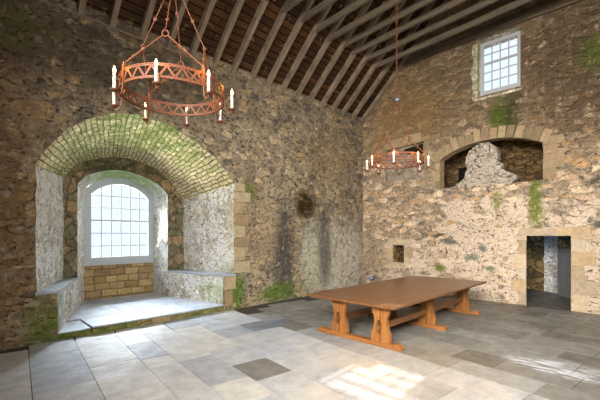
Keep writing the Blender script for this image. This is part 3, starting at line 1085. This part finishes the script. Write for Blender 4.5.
wallstrip(mp_, pp, -0.1, 2.4)
wallstrip(mp_, pz[3:], -0.1, 2.4)
mp_.add([(XB + 0.02, 0.9, DZ + 0.02), (12.15, 0.9, DZ + 0.1), (12.15, 4.3, DZ + 0.1), (XB + 0.02, 4.3, DZ + 0.02)], [(0, 1, 2, 3)])
mp_.add([(12.15, 0.9, 2.4), (15.1, 0.9, 2.4), (15.1, 4.3, 2.4), (12.15, 4.3, 2.4)], [(0, 1, 2, 3)])
mp_.add([(12.15, 0.9, DZ + 0.1), (12.15, 4.3, DZ + 0.1), (12.15, 4.3, 2.4), (12.15, 0.9, 2.4)], [(0, 1, 2, 3)])
structure(mp_.build('wall_passage', M_passage))
mp_ = MB()
wallstrip(mp_, [(14.72, 2.62), (14.62, 2.36), (14.35, 2.16), (14.05, 2.10)], -0.1, 2.4)
structure(mp_.build('wall_passage_pier', M_embr, smooth=True, angle=179))
mp_ = MB()
mp_.add([(14.12, 2.15, 1.52), (13.38, 1.66, 1.52), (13.38, 1.66, 2.4), (14.12, 2.15, 2.4)], [(0, 1, 2, 3)])
structure(mp_.build('wall_passage_lintel', M_passage))
mp_ = MB()
mp_.add([(14.16, 2.15, -0.02), (13.36, 1.62, -0.02), (13.36, 1.62, 1.54), (14.16, 2.15, 1.54)], [(0, 1, 2, 3)])
structure(mp_.build('door_1', simple('grey_door', S(112, 112, 110), 0.7, var=0.15)))
mp_ = MB()
mp_.add([(XB - 0.01, DY0 - 0.1, 0.004), (XB - 0.01, DY1 + 0.1, 0.004), (12.2, 4.3, 0.004), (15.1, 4.3, 0.004), (15.1, 0.9, 0.004), (12.2, 0.9, 0.004)], [(0, 1, 2, 3, 4, 5)])
structure(mp_.build('floor_passage', M_slab))

# ------------------------------------------------------------------ unseen walls
mw = MB()
mw.add([(XR, YS, 0), (XB, YS, 0), (XB, YS, 6.5), (XR, YS, 6.5)], [(0, 1, 2, 3)])
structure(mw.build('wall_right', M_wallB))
mw = wallpoly([(YS, 0), (YA, 0), (YA, 6.5), (YR, 6.5 + PITCH * (YA - YR)), (YS, 6.5)], [], lambda p: (XR, p[0], p[1]))
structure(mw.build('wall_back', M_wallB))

# bare frames added on the solid unseen walls, behind the fill lamps
m = MB()
for (a, b) in (((2.0, 2.7), (8.8, 2.85)), ((2.0, 5.2), (8.8, 5.35)), ((2.0, 2.85), (2.15, 5.2)), ((8.65, 2.85), (8.8, 5.2))):
    m.box((a[0], YS + 0.001, a[1]), (b[0], YS + 0.08, b[1]))
structure(m.build('added_frame_3', M_frame))
m = MB()
for (a, b) in (((-1.4, 2.6), (3.4, 2.75)), ((-1.4, 5.7), (3.4, 5.85)), ((-1.4, 2.75), (-1.25, 5.7)), ((3.25, 2.75), (3.4, 5.7))):
    m.box((XR + 0.001, a[0], a[1]), (XR + 0.07, b[0], b[1]))
structure(m.build('added_frame_4', M_frame))

# ------------------------------------------------------------------ windows
def bars(m, a, b, w, d, to3, y0):
    """bar in the plane between 2-D points a and b"""
    a, b = Vector(a), Vector(b)
    t = (b - a).normalized()
    n = Vector((-t.y, t.x)) * w / 2
    m.prism([tuple(a + n), tuple(a - n), tuple(b - n), tuple(b + n)], lambda p: to3(p, y0), lambda p: to3(p, y0 + d))


# arched sash window in the embrasure
to3A = lambda p, y: (p[0], y, p[1])
wx0, wx1, wz0 = 2.73, 4.66, 1.14
outerW = [(wx0, wz0)] + [(wx0, 3.14)] + smooth_pts([(2.74, 3.16), (2.94, 3.36), (3.20, 3.50), (3.47, 3.58), (3.80, 3.585), (4.12, 3.50), (4.42, 3.35), (4.65, 3.14)], 30) + [(wx1, wz0)]
gx0, gx1, gz0 = 2.92, 4.48, 1.29
innerW = [(gx0, gz0)] + [(gx0, 3.06)] + smooth_pts([(gx0, 3.08), (3.05, 3.20), (3.27, 3.325), (3.55, 3.405), (3.82, 3.405), (4.10, 3.33), (4.33, 3.19), (gx1, 3.04)], 30) + [(gx1, gz0)]
FY = 10.93
m = MB()
n = len(outerW)
rows = [[(p[0], FY, p[1]) for p in outerW], [(p[0], FY, p[1]) for p in innerW], [(p[0], FY + 0.09, p[1]) for p in innerW], [(p[0], FY + 0.09, p[1]) for p in outerW], [(p[0], FY, p[1]) for p in outerW]]
m.loft(rows, close=True)
w1 = structure(m.build('window_1', M_frame, bevel=0.008))
arch_top = lambda x: max(3.06, 3.41 - ((x - 3.70) / 0.78) ** 2 * 0.33)
m = MB()
cw = (gx1 - gx0) / 6
for i in range(1, 6):
    x = gx0 + cw * i
    bars(m, (x, gz0), (x, arch_top(x) + 0.03), 0.022, 0.03, to3A, FY + 0.03)
for zz in (1.645, 2.0, 2.71, 3.05):
    bars(m, (gx0, zz), (gx1, zz), 0.022, 0.03, to3A, FY + 0.032)
m.build('glazing_bar', M_frame, w1)
m = MB()
bars(m, (gx0, 2.355), (gx1, 2.355), 0.045, 0.06, to3A, FY + 0.015)
bars(m, (gx0, gz0 + 0.012), (gx1, gz0 + 0.012), 0.05, 0.06, to3A, FY + 0.015)
m.build('sash_rail', M_frame, w1)
m = MB()
m.prism(innerW, lambda p: (p[0], FY + 0.05, p[1]), lambda p: (p[0], FY + 0.054, p[1]))
m.build('window_pane', M_glass, w1)
m = MB()
m.box((wx0 - 0.01, FY - 0.04, wz0 - 0.03), (wx1 + 0.01, FY + 0.1, wz0 + 0.015))
m.build('window_sill', M_frame, w1)

# high sash window in the gable
to3B = lambda p, x: (x, p[0], p[1])
fy0, fy1, fz0, fz1 = 2.60, 3.66, 6.16, 7.72
GX = XB + 0.10
m = MB()
O = [(fy0, fz0), (fy1, fz0), (fy1, fz1), (fy0, fz1)]
I = [(fy0 + 0.085, fz0 + 0.12), (fy1 - 0.085, fz0 + 0.12), (fy1 - 0.085, fz1 - 0.085), (fy0 + 0.085, fz1 - 0.085)]
m.loft([[(GX, p[0], p[1]) for p in O], [(GX, p[0], p[1]) for p in I], [(GX + 0.08, p[0], p[1]) for p in I], [(GX + 0.08, p[0], p[1]) for p in O], [(GX, p[0], p[1]) for p in O]], close=True)
w2 = structure(m.build('window_2', M_frameB, bevel=0.008))
m = MB()
for i in range(1, 4):
    y = I[0][0] + (I[1][0] - I[0][0]) * i / 4
    bars(m, (y, I[0][1]), (y, I[2][1]), 0.026, 0.03, to3B, GX + 0.03)
H = I[2][1] - I[0][1]
for i in (1, 2, 4):
    z = I[0][1] + H * i / 5
    bars(m, (I[0][0], z), (I[1][0], z), 0.026, 0.03, to3B, GX + 0.032)
m.build('glazing_bar', M_frameB, w2)
m = MB()
z = I[0][1] + H * 3 / 5
bars(m, (I[0][0], z), (I[1][0], z), 0.05, 0.06, to3B, GX + 0.01)
m.build('sash_rail', M_frameB, w2)
m = MB()
m.box((GX + 0.05, I[0][0], I[0][1]), (GX + 0.054, I[1][0], I[2][1]))
m.build('window_pane', M_glass, w2)
m = MB()
m.loft([[(XB + 0.65 * t, p[0], p[1]) for p in win_hole + [win_hole[0]]] for t in (0, 0.5, 1)])
structure(m.build('wall_window_reveal', M_plaster))
m = MB()
m.prism([(XB - 0.03, 6.06), (XB + 0.2, 6.17), (XB + 0.2, 6.04), (XB, 6.0)], lambda p: (p[0], 2.55, p[1]), lambda p: (p[0], 3.82, p[1]))
structure(m.build('trim_window_sill', M_plaster, bevel=0.01))
m = MB()
lp = rough_line([(3.70, 6.05), (3.70, 7.72)], 0.0, 1, 0.12)
rp = rough_line([(3.83, 7.72), (3.86, 6.05)], 0.07, 8, 0.1)
m.prism(lp + rp, lambda p: (XB - 0.03, p[0], p[1]), lambda p: (XB + 0.12, p[0], p[1]))
structure(m.build('trim_broken_plaster', M_plaster, bevel=0.01))

# ------------------------------------------------------------------ roof
def roof_plane(name, ya, yb, za, zb):
    L = sqrt((yb - ya) ** 2 + (zb - za) ** 2)
    me = bpy.data.meshes.new(name)
    me.from_pydata([(XR, ya, za), (XB + 0.2, ya, za), (XB + 0.2, yb, zb), (XR, yb, zb)], [], [(0, 1, 2, 3)])
    uv = me.uv_layers.new(name='UVMap')
    for li, c in enumerate([(XR, 0), (XB + 0.2, 0), (XB + 0.2, L), (XR, L)]):
        uv.data[li].uv = c
    me.materials.append(M_boards)
    o = bpy.data.objects.new(name, me)
    COL.objects.link(o)
    return structure(o)


OFF = 0.22
RZ = EZ + OFF + PITCH * (YA - YR)
roof_plane('ceiling', YA + 0.2, YR, EZ + OFF - PITCH * 0.2, RZ)
roof_plane('ceiling_far_slope', YS - 0.2, YR, EZ + OFF - PITCH * 0.2, RZ)
m = MB()
m.box((XR, YA - 0.02, EZ - 0.06), (XB, YA + 0.3, EZ + 0.02))
# roof trusses: rafter pair with collar
CZ = 7.86
DV = OFF  # vertical depth of a rafter below the boards
truss = None
XT = [11.34 - 0.589 * i for i in range(18)]
ORD = ['first', 'second', 'third', 'fourth', 'fifth', 'sixth', 'seventh', 'eighth', 'ninth', 'tenth', 'eleventh', 'twelfth', 'thirteenth', 'fourteenth', 'fifteenth', 'sixteenth', 'seventeenth', 'eighteenth']
base = empty('roof_truss', (XT[0], YR, EZ), '', 'roof truss')
hw = (YA - YR)
w = 0.052
for sgn in (1, -1):
    m = MB()
    rr = []
    for i in range(15):
        t = i / 14
        y = sgn * (hw * (1 - t) + 0.02)
        zb = PITCH * (hw * t) + mnoise.noise(Vector((t * 6, sgn, 3))) * 0.012
        dx = mnoise.noise(Vector((t * 5, sgn, 8))) * 0.008
        zt = PITCH * (hw * t) + DV - 0.01
        rr.append([(-w + dx, y, zb), (w + dx, y, zb), (w + dx, y, zt), (-w + dx, y, zt)])
    m.loft(rr, close=True)
    m.add(rr[0], [(0, 1, 2, 3)])
    m.add(rr[-1], [(0, 1, 2, 3)])
    m.build('rafter', M_rafter, base)
def collar(parent, zc, tilt, wd, dp):
    m = MB()
    rr = []
    ya, yb = hw - (zc - tilt - EZ) / PITCH + 0.10, -(hw - (zc + tilt - EZ) / PITCH + 0.10)
    for i in range(15):
        t = i / 14
        y = ya + (yb - ya) * t
        z0 = zc - EZ + tilt * (2 * t - 1) + mnoise.noise(Vector((i * 0.7, 2, 3))) * 0.012
        rr.append([(-wd, y, z0), (wd, y, z0), (wd, y, z0 + dp), (-wd, y, z0 + dp)])
    m.loft(rr, close=True)
    m.add(rr[0], [(0, 1, 2, 3)])
    m.add(rr[-1], [(0, 1, 2, 3)])
    return m.build('collar_beam', M_collar, parent)


second = copy_tree(base)
third = copy_tree(base)
collar(base, CZ, 0.0, 0.05, 0.26)
collar(third, 7.64, 0.15, 0.034, 0.16)
for i, x in enumerate(XT):
    o = base if i == 0 else second if i == 1 else third if i == 2 else copy_tree(third)
    o.location = (x, YR, EZ)
    if i == 0:
        o['label'] = 'weathered grey timber rafter pair with a deep collar, tight against the gable wall'
    elif i == 1:
        o['label'] = 'weathered grey timber rafter pair without a collar, second from the gable wall'
    else:
        o['label'] = 'weathered grey timber rafter pair with collar beam, %s from the gable wall' % ORD[i]
    o['group'] = 'roof trusses of the hall'
    if i:
        for ch in o.children:
            ch.rotation_euler = (0, 0, random.uniform(-0.004, 0.004))
            ch.location = (random.uniform(-0.012, 0.012), 0, random.uniform(-0.02, 0.02) if 'collar' in ch.name else 0)
structure(MB().box((XR, YA - 0.015, EZ - 0.02), (XB, YA + 0.3, EZ + 0.01)).build('trim_wall_plate', M_rafter))

# ------------------------------------------------------------------ table
T0X, T1X, T0Y, T1Y, TZ = 5.20, 9.82, 2.97, 4.97, 0.76
tb = empty('trestle_table', ((T0X + T1X) / 2, (T0Y + T1Y) / 2, 0), 'long orange-brown oak refectory table with three trestle ends on the flagstones', 'table')
cx, cy = tb.location.x, tb.location.y
def lc(x, y, z): return (x - cx, y - cy, z)
# plank top, split in two leaves
m = MB()
nP = 7
for half in (0, 1):
    xa = T0X if half == 0 else (T0X + T1X) / 2 + 0.0015
    xb = (T0X + T1X) / 2 - 0.0015 if half == 0 else T1X
    for i in range(nP):
        ya = T0Y + (T1Y - T0Y) * i / nP + 0.0008
        yb = T0Y + (T1Y - T0Y) * (i + 1) / nP - 0.0008
        m.box(lc(xa, ya, TZ - 0.04), lc(xb, yb, TZ))
top = m.build('tabletop', None or M_table, tb, bevel=0.003)


def vase(z):  # half width of the post over height 0..1
    pts = [(0, 0.186), (0.10, 0.190), (0.22, 0.184), (0.38, 0.142), (0.52, 0.122), (0.66, 0.126), (0.80, 0.164), (0.90, 0.182), (1.0, 0.184)]
    for a, b in zip(pts, pts[1:]):
        if z <= b[0]:
            t = (z - a[0]) / (b[0] - a[0])
            t = t * t * (3 - 2 * t)
            return a[1] + (b[1] - a[1]) * t
    return pts[-1][1]


trX = [5.44, 7.24, 9.22]
poY = [3.36, 4.27]
FZ = 0.075
for ti, x in enumerate(trX):
    m = MB()
    # sled foot along the width, chamfered ends
    y0, y1 = 2.95, 4.80
    poly = [(y0, 0), (y1, 0), (y1, 0.05), (y1 - 0.07, FZ + 0.025), (y1 - 0.14, FZ + 0.02), (y1 - 0.16, FZ), (y0 + 0.16, FZ), (y0 + 0.14, FZ + 0.02), (y0 + 0.07, FZ + 0.025), (y0, 0.05)]
    m.prism([(p[0] - cy, p[1]) for p in poly], lambda p: (x - 0.062 - cx, p[0], p[1]), lambda p: (x + 0.062 - cx, p[0], p[1]))
    m.build('foot_beam', M_tabley, tb, bevel=0.006)
    for y in poY:
        m = MB()
        n = 24
        for sg in (-1, 1):
            poly = [(y + sg * 0.009, FZ)]
            for i in range(n + 1):
                t = i / n
                poly.append((y + sg * vase(t), FZ + (TZ - 0.04 - FZ) * t))
            poly.append((y + sg * 0.009, TZ - 0.04))
            m.prism([(p[0] - cy, p[1]) for p in poly], lambda p: (x - 0.036 - cx, p[0], p[1]), lambda p: (x + 0.036 - cx, p[0], p[1]))
        m.box((x - 0.012 - cx, y - 0.012 - cy, FZ), (x + 0.012 - cx, y + 0.012 - cy, TZ - 0.04))
        post = m.build('leg', M_tablev, tb)
        if ti != 1:
            s = -1 if ti == 0 else 1
            m = MB()
            xa = x - cx + s * 0.03
            m.box((min(xa, xa + s * 0.11), y - cy - 0.03, 0.30), (max(xa, xa + s * 0.11), y - cy + 0.03, 0.40))
            m.build('tenon', M_table, post)
            m = MB()
            xk = xa + s * 0.055
            m.box((xk - 0.014, y - cy - 0.022, 0.26), (xk + 0.014, y - cy + 0.022, 0.47))
            m.build('wedge', M_wedge, post, bevel=0.003)
for y in poY:
    for a, b in ((trX[0], trX[1]), (trX[1], trX[2])):
        m = MB()
        m.box(lc(a + 0.03, y - 0.028, 0.29), lc(b - 0.03, y + 0.028, 0.40))
        m.build('stretcher', M_table, tb, bevel=0.005)
for x in trX:
    m = MB()
    m.box(lc(x - 0.04, 3.14, TZ - 0.09), lc(x + 0.04, 4.84, TZ - 0.04))
    m.build('top_bearer', M_tabley, tb, bevel=0.004)

# ------------------------------------------------------------------ chandeliers
def chandelier(loc, rz, label):
    root = empty('chandelier', loc, label, 'chandelier', 'ring chandeliers of the hall', rz)
    R = 0.44
    ZT, ZB = 0.11, 0.0
    N = 96
    # pierced band
    m = MB()
    def P(a, r, z): return (r * cos(a), r * sin(a), z)
    def strip(a0, z0, a1, z1, wd):
        # slanting bar of the zigzag following the ring
        pts = 4
        rows = []
        for i in range(pts + 1):
            t = i / pts
            a = a0 + (a1 - a0) * t
            z = z0 + (z1 - z0) * t
            da = wd / R
            rows.append([P(a - da, R - 0.004, z), P(a + da, R - 0.004, z), P(a + da, R + 0.004, z), P(a - da, R + 0.004, z)])
        m.loft(rows, close=True)
    for (za, zb) in ((0.0, 0.018), (0.092, 0.11)):
        rows = []
        for i in range(N + 1):
            a = 2 * pi * i / N
            rows.append([P(a, R - 0.004, za), P(a, R + 0.004, za), P(a, R + 0.004, zb), P(a, R - 0.004, zb)])
        m.loft(rows, close=True)
    nz = 24
    for i in range(nz):
        a = 2 * pi * i / nz
        h = pi / nz
        strip(a, 0.012, a + h, 0.098, 0.010)
        strip(a + h, 0.098, a + 2 * h, 0.012, 0.010)
    band = m.build('ring_band', M_iron, root)
    for z in (0.0, 0.11):
        m = MB()
        K = 180
        pts = [P(2 * pi * i / K, R, z) for i in range(K)]
        m.tube(pts, [0.009 if i % 2 else 0.0065 for i in range(K)], 6, closed=True)
        m.build('rope_rim', M_iron, band)
    # eight bracket arms with candles
    for k in range(8):
        a = 2 * pi * k / 8
        ca, sa = cos(a), sin(a)
        D = lambda r, z: (r * ca, r * sa, z)
        m = MB()
        m.tube([D(R + 0.004, 0.03), D(R + 0.010, -0.03), D(R + 0.018, -0.085), D(R + 0.045, -0.118), D(R + 0.07, -0.11), D(R + 0.075, -0.09)], 0.007, 6)
        M = Matrix.Translation(D(R + 0.075, -0.095))
        m.lathe([(0.010, 0), (0.014, 0.004), (0.030, 0.012), (0.034, 0.022), (0.031, 0.024), (0.016, 0.016), (0.015, 0.03), (0.0, 0.03)], 14, M)
        arm = m.build('candle_bracket', M_iron, root, smooth=True)
        m = MB()
        m.lathe([(0.012, -0.068), (0.0125, 0.0), (0.0118, 0.048), (0.009, 0.052), (0.0, 0.052)], 12, Matrix.Translation(D(R + 0.075, 0)))
        m.build('candle', M_candle, arm, smooth=True)
        m = MB()
        m.lathe([(0.005, 0.102), (0.010, 0.112), (0.0135, 0.124), (0.012, 0.137), (0.007, 0.150), (0.002, 0.163)], 12, Matrix.Translation(D(R + 0.075, -0.052)))
        m.build('flame_bulb', M_flame, arm, smooth=True)
        ld = bpy.data.lights.new('bulb_light', 'POINT')
        ld.energy = 2.6
        ld.color = (1.0, 0.40, 0.08)
        ld.shadow_soft_size = 0.015
        lo = bpy.data.objects.new('bulb_light', ld)
        COL.objects.link(lo)
        lo.parent = arm
        lo.location = D(R + 0.07, 0.135)
    # suspension: four ring lugs, inverted V rods meeting at four eyes, chains to the hub
    lugs = []
    HUB = Vector((0, 0, 1.08))
    for k in range(4):
        a = 2 * pi * k / 4
        m = MB()
        m.box((-0.009, -0.012, 0.0), (0.012, 0.012, 0.15), Matrix.Rotation(a, 4, 'Z') @ Matrix.Translation((R, 0, 0)))
        m.tube([P(a, R, 0.14), P(a, R, 0.17)], 0.01, 6)
        m.build('ring_lug', M_iron, root)
        lugs.append(Vector(P(a, R, 0.16)))
    for k in range(4):
        a = pi / 4 + 2 * pi * k / 4
        eye = Vector(P(a, 0.27, 0.44))
        m = MB()
        K = 14
        d = Vector((cos(a + pi / 2), sin(a + pi / 2), 0))
        m.tube([eye + (d * cos(2 * pi * i / K) + Vector((0, 0, 1)) * sin(2 * pi * i / K)) * 0.026 for i in range(K)], 0.0055, 6, closed=True)
        m.build('eye_ring', M_iron, root)
        for l in (lugs[k], lugs[(k + 1) % 4]):
            m = MB()
            e2 = eye + (l - eye).normalized() * 0.025
            mid = e2.lerp(l, 0.5)
            dd = (l - e2).normalized()
            m.tube([e2, mid - dd * 0.018, mid - dd * 0.01, mid, mid + dd * 0.01, mid + dd * 0.018, l], [0.006, 0.006, 0.012, 0.015, 0.012, 0.006, 0.006], 7)
            m.build('rod', M_iron, root, smooth=True)
        # long-link chain up to the hub
        m = MB()
        a0 = eye + Vector((0, 0, 0.025))
        L = (HUB - a0).length
        dd = (HUB - a0).normalized()
        nl = 5
        side = dd.cross(Vector((0, 0, 1))).normalized()
        for i in range(nl):
            p0, p1 = a0 + dd * L * i / nl, a0 + dd * L * (i + 1) / nl
            m.tube([p0, p0 + dd * 0.02, p1 - dd * 0.02, p1], [0.008, 0.004, 0.004, 0.008], 6)
            sd = side if i % 2 else side.cross(dd)
            m.tube([p0 + (sd * cos(2 * pi * j / 10) + dd * sin(2 * pi * j / 10)) * 0.013 for j in range(10)], 0.004, 5, closed=True)
        m.build('chain', M_iron, root)
    m = MB()
    m.lathe([(0.006, 1.06), (0.035, 1.07), (0.055, 1.09), (0.060, 1.11), (0.052, 1.135), (0.02, 1.15), (0.014, 1.19), (0.0, 1.20)], 18)
    m.build('hub', M_steel, root, smooth=True)
    m = MB()
    z = 1.18
    i = 0
    ztop = RZ - 0.02 - loc[2]
    while z < ztop:
        sd = Vector((1, 0, 0)) if i % 2 else Vector((0, 1, 0))
        ln = 0.035
        m.tube([Vector((0, 0, z)) + sd * 0.011 * cos(2 * pi * j / 8) + Vector((0, 0, ln)) * sin(2 * pi * j / 8) for j in range(8)], 0.0045, 5, closed=True)
        z += ln * 2 - 0.012
        i += 1
    m.build('suspension_chain', M_iron, root)
    return root


chandelier((1.478, 3.05, 3.172), radians(5), 'rusty iron ring chandelier with electric candles hanging nearest, before the deep window embrasure')
chandelier((5.55, 3.12, 3.175), radians(24), 'rusty iron ring chandelier with electric candles hanging farther off, before the gable wall')

# ------------------------------------------------------------------ ragged rubble mass standing in the arched recess
prof_r = [(4.62, 3.45), (4.40, 3.50), (4.12, 3.74), (4.05, 3.98), (4.10, 4.38), (3.97, 4.56), (3.70, 4.73), (3.42, 4.71), (3.22, 4.54), (3.18, 4.24), (3.22, 4.14),
          (3.02, 4.03), (3.08, 3.86), (2.95, 3.81), (2.66, 3.63), (2.70, 3.52), (2.83, 3.45)]
ed = rough_line(prof_r + [prof_r[0]], 0.035, 4, 0.05)[:-1]
me = bpy.data.meshes.new('rubble_mass')
bm = bmesh.new()
XM = XB + 0.06
n = len(ed)
loops = []
c = Vector((3.55, 4.0))
for (x, sc) in ((0.0, 0.985), (0.05, 1.0), (0.30, 1.0), (0.40, 0.95)):
    loops.append([bm.verts.new((XM + x, c.x + (p[0] - c.x) * sc, c.y + (p[1] - c.y) * sc if p[1] > 3.55 else p[1])) for p in ed])
for a, b in zip(loops, loops[1:]):
    for i in range(n): bm.faces.new((a[i], a[(i + 1) % n], b[(i + 1) % n], b[i]))
for lp_ in (loops[0], loops[-1]):
    for t in tessellate_polygon([[Vector((v.co.y, v.co.z, 0)) for v in lp_]]):
        try: bm.faces.new([lp_[i] for i in t])
        except ValueError: pass
for _ in range(3):
    bmesh.ops.subdivide_edges(bm, edges=[e for e in bm.edges if e.calc_length() > 0.07], cuts=1, use_grid_fill=True)
    bmesh.ops.triangulate(bm, faces=[f for f in bm.faces if len(f.verts) > 4])
bmesh.ops.recalc_face_normals(bm, faces=bm.faces)
bm.normal_update()
for v in bm.verts:
    if v.co.z > 3.5:
        q = v.co * 7
        d_ = mnoise.noise(q) * 0.07 + mnoise.noise(q * 2.7) * 0.04
        v.co += Vector((v.normal.x, v.normal.y * 0.3, v.normal.z * 0.3)) * d_
        if v.co.x < XB + 0.02: v.co.x = XB + 0.02
bm.to_mesh(me)
bm.free()
me.materials.append(M_rubble)
rm = bpy.data.objects.new('rubble_mass', me)
COL.objects.link(rm)
tag(rm, 'ragged pale grey mass of broken rubble masonry standing in the arched recess', 'rubble')

# ------------------------------------------------------------------ small floodlight in the corner behind the table
fl = empty('floodlight', (XB - 0.22, 7.33, 0), 'small dark floodlight on a thin stand in the corner behind the table', 'floodlight')
m = MB()
m.lathe([(0.09, 0), (0.09, 0.012), (0.012, 0.02), (0.012, 0.30)], 14)
m.build('stand', M_black, fl)
m = MB()
m.box((-0.05, -0.08, 0.30), (0.04, 0.08, 0.43), Matrix.Rotation(radians(12), 4, 'Y'))
hd = m.build('lamp_head', M_black, fl, bevel=0.008)
m = MB()
m.box((-0.054, -0.065, 0.315), (-0.048, 0.065, 0.415), Matrix.Rotation(radians(12), 4, 'Y'))
o = m.build('lens', simple('lens_glass', S(120, 150, 200), 0.15), hd)
o['label'] = 'pale blue lens'
